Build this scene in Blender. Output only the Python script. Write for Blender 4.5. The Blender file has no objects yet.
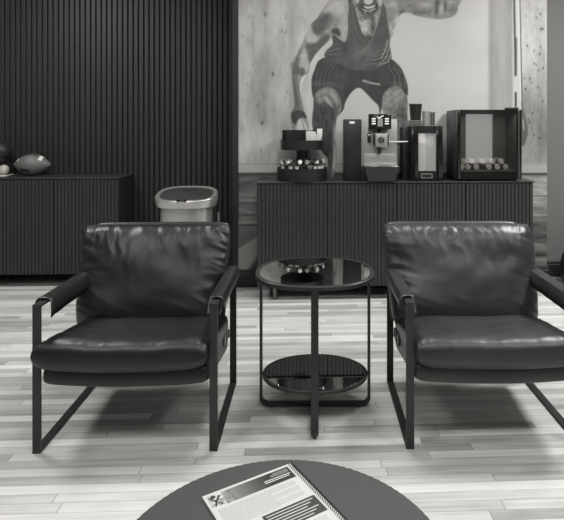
import bpy, bmesh, math, random
import numpy as np
from mathutils import Vector, Matrix, noise
random.seed(7)
C = bpy.context.scene.collection
R = math.radians
TH = R(2.5); CT, ST = math.cos(TH), math.sin(TH)
H, F, CX, CY = 1.2, 550.0, 320.0, 128.0

def cam2w(xc, d, z):
    return Vector((xc*CT + d*ST, -xc*ST + d*CT, z))
def at(px, py, d):
    return cam2w((px-CX)/F*d, d, H-(py-CY)/F*d)
def floor_at(px, py, z=0.0):
    d = F*(H-z)/(py-CY)
    return cam2w((px-CX)/F*d, d, z)
def on_y(px, Y):
    "world X of the photo column px on the plane y = Y"
    t = (px-CX)/F
    d = Y/(CT - t*ST)
    return t*d*CT + d*ST, d
def z_at(py, d):
    return H-(py-CY)/F*d

# ------------------------------------------------------------------ materials
TINT = (1.012, 1.0, 0.968)
def lin(v):
    v = v/255.0
    return v/12.92 if v <= .04045 else ((v+.055)/1.055)**2.4
def grey(a):
    return (a*TINT[0], a*TINT[1], a*TINT[2], 1)
def mat(name, a, rough=.5, metal=0.0, bump=0.0, bscale=200, vary=0.0, vscale=8, spec=.5, coat=0, stretch=None, bdist=.002):
    m = bpy.data.materials.new(name); m.use_nodes = True
    nt = m.node_tree; b = nt.nodes['Principled BSDF']
    b.inputs['Base Color'].default_value = grey(a)
    b.inputs['Roughness'].default_value = rough
    b.inputs['Metallic'].default_value = metal
    b.inputs['Specular IOR Level'].default_value = spec
    b.inputs['Coat Weight'].default_value = coat
    tc = nt.nodes.new('ShaderNodeTexCoord')
    src = tc.outputs['Object']
    if stretch:
        mp = nt.nodes.new('ShaderNodeMapping'); mp.inputs['Scale'].default_value = stretch
        nt.links.new(src, mp.inputs['Vector']); src = mp.outputs['Vector']
    if vary:
        n = nt.nodes.new('ShaderNodeTexNoise'); n.inputs['Scale'].default_value = vscale; n.inputs['Detail'].default_value = 5
        nt.links.new(src, n.inputs['Vector'])
        r = nt.nodes.new('ShaderNodeValToRGB')
        r.color_ramp.elements[0].position = .3; r.color_ramp.elements[1].position = .7
        r.color_ramp.elements[0].color = grey(a*(1-vary)); r.color_ramp.elements[1].color = grey(min(1, a*(1+vary)))
        nt.links.new(n.outputs['Fac'], r.inputs['Fac']); nt.links.new(r.outputs['Color'], b.inputs['Base Color'])
    if bump:
        n = nt.nodes.new('ShaderNodeTexNoise'); n.inputs['Scale'].default_value = bscale; n.inputs['Detail'].default_value = 4
        nt.links.new(src, n.inputs['Vector'])
        bp = nt.nodes.new('ShaderNodeBump'); bp.inputs['Strength'].default_value = bump; bp.inputs['Distance'].default_value = bdist
        nt.links.new(n.outputs['Fac'], bp.inputs['Height']); nt.links.new(bp.outputs['Normal'], b.inputs['Normal'])
    return m
def print_mat(name, rough=.5):
    m = bpy.data.materials.new(name); m.use_nodes = True
    nt = m.node_tree; b = nt.nodes['Principled BSDF']
    a = nt.nodes.new('ShaderNodeAttribute'); a.attribute_name = 'print'
    nt.links.new(a.outputs['Color'], b.inputs['Base Color']); b.inputs['Roughness'].default_value = rough
    b.inputs['Specular IOR Level'].default_value = .3
    return m
def glass_mat(name, tint=.8, refl=.12):
    m = bpy.data.materials.new(name); m.use_nodes = True
    nt = m.node_tree; nt.nodes.remove(nt.nodes['Principled BSDF'])
    out = nt.nodes['Material Output']
    tr = nt.nodes.new('ShaderNodeBsdfTransparent'); tr.inputs['Color'].default_value = grey(tint)
    gl = nt.nodes.new('ShaderNodeBsdfGlossy'); gl.inputs['Roughness'].default_value = .02; gl.inputs['Color'].default_value = (1, 1, 1, 1)
    mx = nt.nodes.new('ShaderNodeMixShader'); mx.inputs['Fac'].default_value = refl
    nt.links.new(tr.outputs[0], mx.inputs[1]); nt.links.new(gl.outputs[0], mx.inputs[2]); nt.links.new(mx.outputs[0], out.inputs['Surface'])
    return m
def emit_mat(name, s, strength):
    m = mat(name, s)
    b = m.node_tree.nodes['Principled BSDF']
    b.inputs['Emission Color'].default_value = grey(1); b.inputs['Emission Strength'].default_value = strength
    return m

def floor_material():
    m = bpy.data.materials.new('grey_plank_floor'); m.use_nodes = True
    nt = m.node_tree; b = nt.nodes['Principled BSDF']; L = nt.links.new
    def N(t, **k):
        n = nt.nodes.new(t)
        for a, v in k.items(): setattr(n, a, v)
        return n
    def M(op, a, b_=None, c=None):
        n = N('ShaderNodeMath', operation=op)
        for i, v in enumerate((a, b_, c)):
            if v is None: continue
            if isinstance(v, (int, float)): n.inputs[i].default_value = v
            else: L(v, n.inputs[i])
        return n.outputs[0]
    geo = N('ShaderNodeNewGeometry'); sep = N('ShaderNodeSeparateXYZ'); L(geo.outputs['Position'], sep.inputs[0])
    x, y = sep.outputs['X'], sep.outputs['Y']
    yr = M('DIVIDE', y, .046); row = M('FLOOR', yr); fy = M('FRACT', yr)
    w1 = N('ShaderNodeTexWhiteNoise', noise_dimensions='1D'); L(row, w1.inputs['W'])
    xs = M('DIVIDE', M('ADD', x, M('MULTIPLY', w1.outputs['Value'], 7.0)), .85); col = M('FLOOR', xs); fx = M('FRACT', xs)
    cv = N('ShaderNodeCombineXYZ'); L(row, cv.inputs[0]); L(col, cv.inputs[1])
    w2 = N('ShaderNodeTexWhiteNoise', noise_dimensions='2D'); L(cv.outputs[0], w2.inputs['Vector'])
    # grain, offset per strip
    gv = N('ShaderNodeCombineXYZ'); L(M('ADD', M('MULTIPLY', x, 2.2), M('MULTIPLY', w2.outputs['Value'], 40)), gv.inputs[0]); L(M('MULTIPLY', y, 46.0), gv.inputs[1])
    n1 = N('ShaderNodeTexNoise'); n1.inputs['Scale'].default_value = 1.0; n1.inputs['Detail'].default_value = 5; n1.inputs['Roughness'].default_value = .6
    n1.inputs['Distortion'].default_value = .6
    L(gv.outputs[0], n1.inputs['Vector'])
    gv2 = N('ShaderNodeCombineXYZ'); L(M('ADD', M('MULTIPLY', x, 5), M('MULTIPLY', w2.outputs['Value'], 90)), gv2.inputs[0]); L(M('MULTIPLY', y, 9.0), gv2.inputs[1])
    n2 = N('ShaderNodeTexNoise'); n2.inputs['Scale'].default_value = 1.0; n2.inputs['Detail'].default_value = 3
    L(gv2.outputs[0], n2.inputs['Vector'])
    v = M('ADD', M('MULTIPLY', w2.outputs['Value'], .50), M('ADD', M('MULTIPLY', n1.outputs['Fac'], .62), M('MULTIPLY', n2.outputs['Fac'], .32)))
    v = M('SUBTRACT', v, .20)
    rp = N('ShaderNodeValToRGB'); e = rp.color_ramp.elements
    e[0].position = .15; e[0].color = grey(.27); e[1].position = .88; e[1].color = grey(.74)
    k = e.new(.5); k.color = grey(.52)
    L(v, rp.inputs['Fac'])
    seam = M('MINIMUM', M('MULTIPLY', M('MINIMUM', fy, M('SUBTRACT', 1.0, fy)), 26), M('MULTIPLY', M('MINIMUM', fx, M('SUBTRACT', 1.0, fx)), 260))
    seam = M('MINIMUM', seam, 1.0)
    mx = N('ShaderNodeMix', data_type='RGBA'); mx.blend_type = 'MULTIPLY'; mx.inputs['Factor'].default_value = .5
    L(rp.outputs['Color'], mx.inputs['A']); L(seam, mx.inputs['B']); L(mx.outputs['Result'], b.inputs['Base Color'])
    b.inputs['Roughness'].default_value = .42; b.inputs['Specular IOR Level'].default_value = .35
    bp = N('ShaderNodeBump'); bp.inputs['Strength'].default_value = .15; bp.inputs['Distance'].default_value = .001
    L(n1.outputs['Fac'], bp.inputs['Height']); L(bp.outputs['Normal'], b.inputs['Normal'])
    return m

M_floor = floor_material()
M_slat = mat('dark_slat_wood', .021, .5, vary=.15, vscale=3, stretch=(30, 30, 1))
M_back = mat('black_backing', .016, .8)
M_cab = mat('charcoal_ribbed_front', .025, .5, vary=.12, vscale=4, stretch=(20, 20, 1))
M_cabtop = mat('charcoal_cabinet_top', .028, .42)
M_black = mat('black_plastic', .012, .4)
M_blackm = mat('matt_black_board', .010, .6)
M_gloss = mat('gloss_black', .008, .12)
M_greywall = mat('grey_wall_paint', .15, .8, bump=.05, bscale=300)
M_white = mat('white_ceiling_paint', .7, .9)
M_frame = mat('gunmetal_frame', .034, .42, metal=.35, bump=.03, bscale=500)
M_leather = mat('black_leather', .011, .40, bump=.35, bscale=330, spec=.55, vary=.25, vscale=5, bdist=.0012)
M_leather2 = mat('lit_black_leather', .024, .40, bump=.35, bscale=330, spec=.6, vary=.35, vscale=5, bdist=.0012)  # lighter copy of the black leather, sheen from the lights put into its colour
M_pipe = mat('leather_piping', .03, .45)
M_mirror = mat('smoked_mirror_glass', .42, .015, metal=1.0)
M_steel = mat('brushed_steel', .55, .33, metal=.75, bump=.05, bscale=60, stretch=(1, 1, 40))
M_steeld = mat('dark_steel', .16, .35, metal=.8)
M_silver = mat('silver_panel', .36, .38, metal=.55)
M_chrome = mat('chrome', .7, .12, metal=1.0)
M_ball = mat('grey_football_leather', .13, .5, bump=.4, bscale=500)
M_bball = mat('dark_ball_rubber', .02, .4, bump=.4, bscale=400)
M_whitep = mat('white_plastic', .7, .45)
M_pale = mat('pale_paper', .42, .7)
M_midp = mat('mid_grey_paper', .2, .7)
M_glass = glass_mat('door_glass', .75, .18)
M_clear = glass_mat('clear_acrylic', .9, .08)
M_screen = emit_mat('lit_icons', .5, .5)
M_table = mat('charcoal_table_top', .044, .55, vary=.06, vscale=60)
M_int = mat('grey_interior', .12, .6)
M_print = print_mat('printed_mural', .6)
M_paper = print_mat('printed_cover', .35)

# ------------------------------------------------------------------ mesh helpers
def obj(name, bm, m, parent=None, smooth=True, loc=None):
    me = bpy.data.meshes.new(name)
    bmesh.ops.recalc_face_normals(bm, faces=bm.faces)
    bm.to_mesh(me); bm.free()
    o = bpy.data.objects.new(name, me); C.objects.link(o)
    for x in (m if isinstance(m, (list, tuple)) else [m]): me.materials.append(x)
    if smooth:
        me.polygons.foreach_set('use_smooth', [True]*len(me.polygons))
        try: me.set_sharp_from_angle(angle=R(38))
        except Exception: pass
    if parent: o.parent = parent
    if loc: o.location = loc
    return o
def tag(o, label, cat, group=None):
    o['label'] = label; o['category'] = cat
    if group: o['group'] = group
    return o
def thing(name, label, cat, loc=(0, 0, 0), rz=0, group=None):
    o = bpy.data.objects.new(name, None); C.objects.link(o); o.empty_display_size = .05
    o.location = loc; o.rotation_euler = (0, 0, rz)
    return tag(o, label, cat, group)
def struct(name, bm, m):
    o = obj(name, bm, m, smooth=False); o['kind'] = 'structure'; return o
def dup(root, loc, rz=None, label=None):
    r = root.copy(); C.objects.link(r); r.location = loc
    if rz is not None: r.rotation_euler = (0, 0, rz)
    if label: r['label'] = label
    for ch in list(root.children):
        c = ch.copy(); C.objects.link(c); c.parent = r
        for g in list(ch.children):
            d = g.copy(); C.objects.link(d); d.parent = c
    return r
def box(bm, x0, x1, y0, y1, z0, z1, bev=0, mi=0, seg=2):
    res = bmesh.ops.create_cube(bm, size=1)
    vs = res['verts']
    for v in vs:
        v.co = Vector(((x0+x1)/2+v.co.x*(x1-x0), (y0+y1)/2+v.co.y*(y1-y0), (z0+z1)/2+v.co.z*(z1-z0)))
    fs = set(f for v in vs for f in v.link_faces)
    for f in fs: f.material_index = mi
    if bev:
        es = list(set(e for v in vs for e in v.link_edges))
        bmesh.ops.bevel(bm, geom=es, offset=bev, segments=seg, affect='EDGES', profile=.5)
    return bm
def B(*a, **k):
    return box(bmesh.new(), *a, **k)
def lathe(bm, prof, n=48, c=(0, 0, 0), axis='Z', mi=0, sx=1, sy=1, rfun=None):
    rings = []
    for (r, z) in prof:
        ring = []
        if r < 1e-6:
            ring = [bm.verts.new(map_ax(0, 0, z, c, axis))]
        else:
            for i in range(n):
                a = 2*math.pi*i/n
                rr = r*(rfun(a) if rfun else 1)
                ring.append(bm.verts.new(map_ax(rr*math.cos(a)*sx, rr*math.sin(a)*sy, z, c, axis)))
        rings.append(ring)
    for a, b in zip(rings, rings[1:]):
        for i in range(max(len(a), len(b))):
            j = (i+1) % max(len(a), len(b))
            if len(a) == 1 and len(b) == 1: continue
            if len(a) == 1: f = bm.faces.new((a[0], b[i], b[j]))
            elif len(b) == 1: f = bm.faces.new((a[i], a[j], b[0]))
            else: f = bm.faces.new((a[i], a[j], b[j], b[i]))
            f.material_index = mi
    return bm
def map_ax(x, y, z, c, axis):
    if axis == 'Z': return Vector((c[0]+x, c[1]+y, c[2]+z))
    if axis == 'X': return Vector((c[0]+z, c[1]+x, c[2]+y))
    return Vector((c[0]+x, c[1]+z, c[2]+y))
def sweep(bm, path, prof, up, closed=False, mi=0):
    """rectangular or other closed profile (list of (a,b)) along a path; a runs along the fixed side vector `up`, b along the in-plane normal"""
    n = len(path); rings = []
    up = Vector(up).normalized()
    for i, p in enumerate(path):
        p = Vector(p)
        if closed: t = Vector(path[(i+1) % n])-Vector(path[i-1])
        elif i == 0: t = Vector(path[1])-p
        elif i == n-1: t = p-Vector(path[i-1])
        else:
            t1 = (p-Vector(path[i-1])).normalized(); t2 = (Vector(path[i+1])-p).normalized(); t = t1+t2
        t.normalize()
        nrm = up.cross(t).normalized()
        k = 1.0
        if (closed or 0 < i < n-1):
            t1 = (p-Vector(path[i-1])).normalized()
            k = 1/max(.5, t1.dot(t))
        rings.append([bm.verts.new(p+up*a+nrm*b*k) for a, b in prof])
    m = len(prof)
    pairs = list(zip(range(n), range(1, n))) + ([(n-1, 0)] if closed else [])
    for i, j in pairs:
        for q in range(m):
            f = bm.faces.new((rings[i][q], rings[i][(q+1) % m], rings[j][(q+1) % m], rings[j][q])); f.material_index = mi
    if not closed:
        bm.faces.new(rings[0]); bm.faces.new(rings[-1])
    return bm
def rect(a, b, bv=.0):
    if bv: return [(-a+bv, -b), (a-bv, -b), (a, -b+bv), (a, b-bv), (a-bv, b), (-a+bv, b), (-a, b-bv), (-a, -b+bv)]
    return [(-a, -b), (a, -b), (a, b), (-a, b)]
def circ(r, n=10):
    return [(r*math.cos(2*math.pi*i/n), r*math.sin(2*math.pi*i/n)) for i in range(n)]
def tube(bm, path, r, n=8, mi=0):
    path = [Vector(p) for p in path]; rings = []
    ref = None
    for i, p in enumerate(path):
        t = (path[min(i+1, len(path)-1)]-path[max(i-1, 0)]).normalized()
        if ref is None:
            ref = t.orthogonal().normalized()
        ref = (ref - t*ref.dot(t)).normalized(); b = t.cross(ref)
        rings.append([bm.verts.new(p+ref*r*math.cos(2*math.pi*k/n)+b*r*math.sin(2*math.pi*k/n)) for k in range(n)])
    for a, c in zip(rings, rings[1:]):
        for k in range(n):
            f = bm.faces.new((a[k], a[(k+1) % n], c[(k+1) % n], c[k])); f.material_index = mi
    bm.faces.new(rings[0]); bm.faces.new(rings[-1])
    return bm
def rounded(path_corners, r, n=6):
    "polyline through corners with rounded bends"
    out = []
    P = [Vector(p) for p in path_corners]
    for i, p in enumerate(P):
        if i in (0, len(P)-1): out.append(p); continue
        a = (P[i-1]-p).normalized(); b = (P[i+1]-p).normalized()
        ang = a.angle(b); d = r/math.tan(ang/2)
        cen = p+(a+b).normalized()*(r/math.sin(ang/2))
        s = p+a*d; e = p+b*d
        v0, v1 = s-cen, e-cen
        for k in range(n+1):
            t = k/n; out.append(cen+v0.normalized().slerp(v1.normalized(), t)*v0.length)
    return out
def xform(bm, mtx, verts=None):
    bmesh.ops.transform(bm, matrix=mtx, verts=verts or bm.verts); return bm

# ------------------------------------------------------------------ a painter for flat printed surfaces
class Canvas:
    def __init__(s, X, Y, g=180.0):
        s.X, s.Y = X, Y; s.v = np.full(X.shape, float(g)); s.rng = np.random.default_rng(3)
    def dist(s, pts, smooth=True):
        P = np.array(pts, float)
        if smooth and len(P) > 3:
            out = []; n = len(P)
            for i in range(n):
                p0, p1, p2, p3 = P[i-1], P[i], P[(i+1) % n], P[(i+2) % n]
                for t in (0, .34, .67):
                    out.append(.5*((2*p1)+(-p0+p2)*t+(2*p0-5*p1+4*p2-p3)*t*t+(-p0+3*p1-3*p2+p3)*t**3))
            P = np.array(out)
        x0, y0 = P.min(0)-6; x1, y1 = P.max(0)+6
        idx = np.nonzero((s.X > x0) & (s.X < x1) & (s.Y > y0) & (s.Y < y1))
        x, y = s.X[idx], s.Y[idx]
        ins = np.zeros(x.shape, bool); dd = np.full(x.shape, 1e9)
        for i in range(len(P)):
            ax, ay = P[i-1]; bx, by = P[i]
            if (by-ay) != 0:
                c = ((ay > y) != (by > y)) & (x < (bx-ax)*(y-ay)/(by-ay)+ax); ins ^= c
            L2 = (bx-ax)**2+(by-ay)**2+1e-9
            t = np.clip(((x-ax)*(bx-ax)+(y-ay)*(by-ay))/L2, 0, 1)
            dd = np.minimum(dd, (x-ax-t*(bx-ax))**2+(y-ay-t*(by-ay))**2)
        return idx, np.where(ins, 1, -1)*np.sqrt(dd)
    def poly(s, pts, g, soft=.6, smooth=True, op=1.0, m=None):
        idx, d = s.dist(pts, smooth)
        a = np.clip(d/soft*.5+.5, 0, 1)*op*(1 if m is None else m[idx])
        s.v[idx] = s.v[idx]*(1-a)+g*a
        m = np.zeros(s.v.shape); m[idx] = a
        return m
    def blob(s, x, y, rx, ry, ang, dv, m=None):
        c, q = math.cos(R(ang)), math.sin(R(ang))
        u = ((s.X-x)*c+(s.Y-y)*q)/rx; w = (-(s.X-x)*q+(s.Y-y)*c)/ry
        a = np.exp(-(u*u+w*w))
        s.v += dv*a*(1 if m is None else m)
    def line(s, pts, w, g, soft=.6, op=1.0, m=None):
        P = np.array(pts, float)
        dd = np.full(s.v.shape, 1e9)
        for i in range(1, len(P)):
            ax, ay = P[i-1]; bx, by = P[i]
            L2 = (bx-ax)**2+(by-ay)**2+1e-9
            t = np.clip(((s.X-ax)*(bx-ax)+(s.Y-ay)*(by-ay))/L2, 0, 1)
            dd = np.minimum(dd, (s.X-ax-t*(bx-ax))**2+(s.Y-ay-t*(by-ay))**2)
        a = np.clip((w/2-np.sqrt(dd))/soft+.5, 0, 1)*op*(1 if m is None else m)
        s.v = s.v*(1-a)+g*a
    def noise(s, sx, sy, amp, m=None, seed=0, octaves=3):
        rng = np.random.default_rng(seed); tot = np.zeros(s.v.shape); k = 1.0
        for o in range(octaves):
            u = (s.X+500)/(sx*k); w = (s.Y+500)/(sy*k)
            n = rng.random((int(u.max())+3, int(w.max())+3))-.5
            i, j = u.astype(int), w.astype(int); fu, fw = u-i, w-j
            fu = fu*fu*(3-2*fu); fw = fw*fw*(3-2*fw)
            tot += k**.6*((n[i, j]*(1-fu)+n[i+1, j]*fu)*(1-fw)+(n[i, j+1]*(1-fu)+n[i+1, j+1]*fu)*fw)
            k *= .5
        s.v += amp*tot*(1 if m is None else m)
def grid_mesh(name, nx, ny, posfn, canvas_fn, m, parent=None, gain=1.0):
    U, W = np.meshgrid(np.linspace(0, 1, nx), np.linspace(0, 1, ny), indexing='ij')
    pos = posfn(U, W)                       # (nx,ny,3)
    g = np.clip(canvas_fn(U, W, pos), 0, 255)/255.0
    l = np.where(g <= .04045, g/12.92, ((g+.055)/1.055)**2.4)*gain
    me = bpy.data.meshes.new(name)
    nv, nf = nx*ny, (nx-1)*(ny-1)
    me.vertices.add(nv); me.vertices.foreach_set('co', pos.reshape(-1).astype(np.float32))
    ii, jj = np.meshgrid(np.arange(nx-1), np.arange(ny-1), indexing='ij')
    a = (ii*ny+jj).reshape(-1)
    q = np.stack([a, a+ny, a+ny+1, a+1], 1).reshape(-1)
    me.loops.add(nf*4); me.loops.foreach_set('vertex_index', q.astype(np.int32))
    me.polygons.add(nf); me.polygons.foreach_set('loop_start', np.arange(0, nf*4, 4, dtype=np.int32))
    me.update(calc_edges=True); me.validate()
    at_ = me.color_attributes.new('print', 'FLOAT_COLOR', 'POINT')
    col = np.stack([l*TINT[0], l*TINT[1], l*TINT[2], np.ones_like(l)], -1).reshape(-1)
    at_.data.foreach_set('color', col.astype(np.float32))
    me.materials.append(m)
    o = bpy.data.objects.new(name, me); C.objects.link(o)
    if parent: o.parent = parent
    return o

# ------------------------------------------------------------------ the room
YW = 4.17           # wall that carries the mural
YL = 4.60           # recessed slatted wall on the left
YR = 4.36           # recessed grey wall on the right
XL, XR, YF, ZC = -3.6, 4.3, -3.2, 2.75
XA = on_y(238, YW)[0]; XB = on_y(546.7, YW)[0]
struct('floor', B(XL, XR, YF, 4.9, -.06, 0), M_floor)
struct('ceiling', B(XL, XR, YF, 4.9, ZC, ZC+.06), M_white)
bm = bmesh.new()
box(bm, XA, XB, YW, 4.9, 0, ZC)
struct('wall_back', bm, M_greywall)
bm = B(XL, XA, YL, 4.9, 0, ZC, mi=1)
pitch = .043; x = XA-.004
while x > -2.75:
    box(bm, x-.031, x, YL-.015, YL+.001, 0, ZC, bev=.002, seg=1); x -= pitch
struct('wall_slatted', bm, [M_slat, M_back])
struct('wall_right_recess', B(XB, XR, YR, 4.9, 0, ZC), M_greywall)
struct('wall_left', B(XL-.1, XL, YF, 4.9, 0, ZC), M_greywall)
struct('wall_right', B(XR, XR+.1, YF, 4.9, 0, ZC), M_greywall)
# wall behind the viewer with two openings added for bright reflections in the door glass
bm = bmesh.new()
ops = [(1.82, 2.18, .3, 1.3), (3.0, 3.55, .5, 1.6)]
xs = XL
for (a, b, c, d) in ops:
    box(bm, xs, a, YF-.1, YF, 0, ZC); box(bm, a, b, YF-.1, YF, 0, c); box(bm, a, b, YF-.1, YF, d, ZC); xs = b
box(bm, xs, XR, YF-.1, YF, 0, ZC)
struct('wall_front', bm, M_greywall)
# baseboards
def baseboard(name, x0, x1, y, h=.136, t=.014):
    bm = bmesh.new(); prof = [(0, 0), (t, 0), (t, h-.03), (t*.6, h-.022), (t*.6, h-.008), (t*.25, h), (0, h)]
    v0 = [bm.verts.new((x0, y-a, z)) for a, z in prof]; v1 = [bm.verts.new((x1, y-a, z)) for a, z in prof]
    for i in range(len(prof)):
        j = (i+1) % len(prof); bm.faces.new((v0[i], v0[j], v1[j], v1[i]))
    bm.faces.new(v0); bm.faces.new(v1)
    struct(name, bm, M_blackm)
baseboard('baseboard_back', XA-.03, XB+.012, YW, .132)
baseboard('baseboard_right', XB, XR, YR, .125)
xt = on_y(232.5, YW)[0]
struct('trim_1', B(xt, XA+.002, YW-.012, YW+.02, .0, ZC), M_blackm)

# ------------------------------------------------------------------ the mural
def mural_canvas(PX, PY):
    c = Canvas(PX, PY, 186)
    A = lambda L: [(x/3.318+230, y/3.318) for x, y in L]
    D = lambda L: [(x/4.7+340, y/4.7) for x, y in L]
    E = lambda L: [(x/4.0+285, y/4.0+60) for x, y in L]
    # background: plaster on the left, bright haze on the right
    left = np.clip((345-PX)/60, 0, 1)
    c.v += -20*left
    c.noise(9, 60, 26, left, 1); c.noise(30, 40, 26, left, 2); c.noise(4, 9, 10, left, 5)
    rng = random.Random(4)
    for _ in range(34):
        c.blob(rng.uniform(240, 292), rng.uniform(0, 160), rng.uniform(.4, 1.1), rng.uniform(.8, 2.4), rng.uniform(-20, 20), -rng.uniform(20, 60))
    c.blob(273, 74, 1.2, 2.2, 0, -80); c.blob(262, 123, 1.2, 2, 0, -70)
    right = np.clip((PX-400)/40, 0, 1)
    c.v += right*2; c.noise(50, 50, 8, right, 3)
    # blurred pillar, rope and pole, concrete pier
    band = np.clip((PX-487)/4, 0, 1)*np.clip((514-PX)/3, 0, 1)
    c.v += band*(-52+22*np.sin((PX-487)/27*math.pi)); c.noise(6, 40, 12, band, 8)
    pier = (PX > 521).astype(float)
    c.v = np.where(PX > 521, 172, c.v)
    c.noise(8, 40, 26, pier, 9); c.noise(3, 5, 12, pier, 10)
    c.v += pier*(-38*np.exp(-((PY-125)/34.0)**2)-np.clip((PY-40)/100, 0, 1)*10)
    for _ in range(26):
        c.blob(rng.uniform(523, 545), rng.uniform(5, 140), .8, 1.2, 0, -rng.uniform(50, 100))
    c.line([(514.2, 0), (515.2, 55), (515.6, 108)], 1.8, 60); c.line([(516.5, 38), (516.3, 108)], 1.2, 90)
    c.line([(518.3, 0), (519.5, 60), (520.5, 100)], 1.3, 205); c.line([(520.0, 0), (521.2, 60), (522.2, 108)], 1.0, 80)
    c.poly([(514.5, 76), (517, 76), (517, 92), (514.5, 92)], 200, smooth=False)
    c.poly([(522, 108), (526, 118), (528, 130), (526, 141), (522, 146), (520, 130)], 92); c.line([(523, 120), (524, 130)], 1.2, 150)
    # skirting ledge and floor of the picture
    fl = PY > 163
    c.v = np.where(fl, 172, c.v)
    c.line([(230, 164), (560, 164)], 1.0, 150)
    c.v = np.where(PY > 172.5, 74, c.v)
    fm = (PY > 176).astype(float)
    c.v = np.where(PY > 176, 104, c.v); c.noise(60, 5, 60, fm, 12); c.noise(20, 2.5, 30, fm, 13)
    rr = ((PX > 520) & (PY > 175)).astype(float)
    c.v += rr*(46-np.clip((PY-195)/30, 0, 1)*50)
    c.line([(230, 225), (400, 225)], 1.2, 50); c.line([(500, 196), (560, 196)], 1.0, 80)
    lo = ((PY > 226) & (PX < 400)).astype(float)
    c.v = np.where((PY > 226) & (PX < 400), 100+(PY-226)*.2, c.v); c.noise(30, 10, 14, lo, 14)
    c.poly([(230, 254), (258, 236), (262, 250), (252, 270), (230, 272)], 156, 1.2, smooth=False)
    c.poly([(248, 270), (262, 252), (262, 275), (246, 275)], 70, 2, smooth=False)
    # legs
    m = c.poly(E([(115, 150), (130, 125), (165, 108), (200, 120), (220, 150), (220, 195), (206, 235), (200, 300), (206, 350), (202, 420), (192, 470), (170, 470), (172, 400), (150, 370), (125, 320), (108, 250), (114, 190)]), 92)
    c.noise(5, 7, 24, m, 20)
    K = lambda L: [(x/7.43+285, y/7.43+60) for x, y in L]
    c.poly(K([(215, 320), (260, 330), (330, 345), (375, 380), (370, 470), (350, 620), (330, 780), (250, 700), (200, 560)]), 66, 3, m=m)
    c.poly(K([(232, 262), (262, 222), (310, 212), (362, 226), (398, 282), (392, 330), (350, 300), (300, 262), (250, 268)]), 136, 2.2, m=m)
    c.poly(K([(238, 285), (280, 265), (300, 285), (270, 312), (240, 310)]), 128, 2, m=m)
    c.poly(K([(292, 276), (312, 280), (340, 315), (352, 345), (335, 335), (305, 300)]), 184, 1.6, m=m)
    c.line(K([(330, 270), (360, 300), (372, 340)]), 1.6, 84, 2, op=.7, m=m)
    c.noise(1.5, 6, 26, m, 41)
    x, y = E([(197, 400)])[0]; c.blob(x, y, 2.4, 17, 3, 110, m); c.blob(x+.5, y-26, 2, 9, 0, 60, m)
    c.line(E([(186, 350), (190, 400), (180, 460)]), .9, 60)
    m = c.poly(E([(380, 180), (398, 130), (430, 106), (468, 112), (489, 150), (490, 230), (492, 330), (400, 330), (397, 220)]), 108)
    c.noise(3, 3, 34, m, 21); c.noise(8, 8, 18, m, 22)
    x, y = E([(445, 150)])[0]; c.blob(x, y, 11, 8, 0, 26, m); c.blob(x-12, y+10, 3, 14, 0, 20, m)
    x, y = E([(470, 230)])[0]; c.blob(x, y, 8, 12, 0, -26, m)
    # shorts
    m = c.poly(E([(150, -8), (118, 40), (105, 90), (113, 152), (128, 126), (165, 108), (200, 120), (220, 150), (223, 195), (210, 224), (234, 198), (242, 168), (265, 130), (295, 111), (322, 130), (350, 160), (374, 185), (378, 217), (386, 195), (390, 150), (402, 126), (430, 106), (462, 110), (488, 144), (491, 105), (470, 42), (440, 6), (400, -12), (280, -16)]), 60, .5)
    c.noise(7, 16, 14, m, 23)
    for k in range(9):
        x0 = 402+k*10
        c.line(E([(x0, 20+k*3), (x0+24, 60), (x0+30, 104)]), .8, 110 if k % 2 else 40, op=.6, m=m)
    for k in range(8):
        x0 = 112+k*8
        c.line(E([(x0+34, 12), (x0+6, 60), (x0+2, 108)]), .7, 92 if k % 2 else 38, op=.5, m=m)
    c.line(E([(312, 82), (345, 92), (378, 98)]), 1.8, 168, op=.8); c.line(E([(312, 86), (345, 96)]), 1, 120, op=.7)
    for q in ((130, 95), (180, 96), (440, 96)):
        x, y = E([q])[0]; c.blob(x, y, 9, 2.5, 10, 18, m)
    # tank top
    m = c.poly(A([(385, -12), (394, 20), (390, 60), (391, 104), (382, 138), (362, 128), (345, 114), (337, 121), (341, 146), (320, 168), (313, 186), (332, 197), (400, 228), (470, 233), (520, 212), (536, 190), (530, 150), (533, 112), (528, 70), (521, 40), (519, -12)]), 76, .5)
    c.noise(6, 9, 12, m, 24)
    c.line(A([(402, 10), (412, 70), (425, 120), (450, 142)]), .9, 108, op=.6)
    for k in range(9):
        c.line(A([(535-k*2, 128+k*10), (500-k*6, 165+k*6), (455-k*6, 190+k*5)]), .9, 120 if k % 2 == 0 else 44, op=.6, m=m)
    for k in range(5):
        c.line(A([(318, 184-k*4), (350+k*5, 190-k*10)]), .8, 118 if k % 2 else 50, op=.5)
    for k in range(5):
        c.line(A([(528+k*3, 140+k*10), (512+k*4, 190+k*5), (486, 220)]), 1.0, 160 if k % 2 else 66, op=.65, m=m)
    x, y = A([(440, 175)])[0]; c.blob(x, y, 14, 6, -15, 20, m); c.blob(x-18, y-6, 4, 12, 10, -14, m)
    # chest and neck
    m = c.poly(A([(410, -12), (418, 40), (430, 85), (446, 122), (458, 136), (476, 118), (490, 80), (500, 40), (503, -12)]), 128, .6)
    c.noise(2.2, 2.2, 42, m, 25)
    Q = lambda L: [(x/10.25+345, y/10.25) for x, y in L]
    for (px, py, rx, ry, dv) in [(215, 270, 55, 70, 46), (190, 340, 40, 30, 26), (140, 210, 40, 90, 18), (330, 200, 16, 60, 34), (280, 240, 26, 70, -40), (245, 385, 70, 40, -62), (290, 300, 30, 40, -30), (230, 180, 90, 20, -46)]:
        x, y = Q([(px, py)])[0]; c.blob(x, y, rx/10.25, ry/10.25, 0, dv, m)
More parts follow.
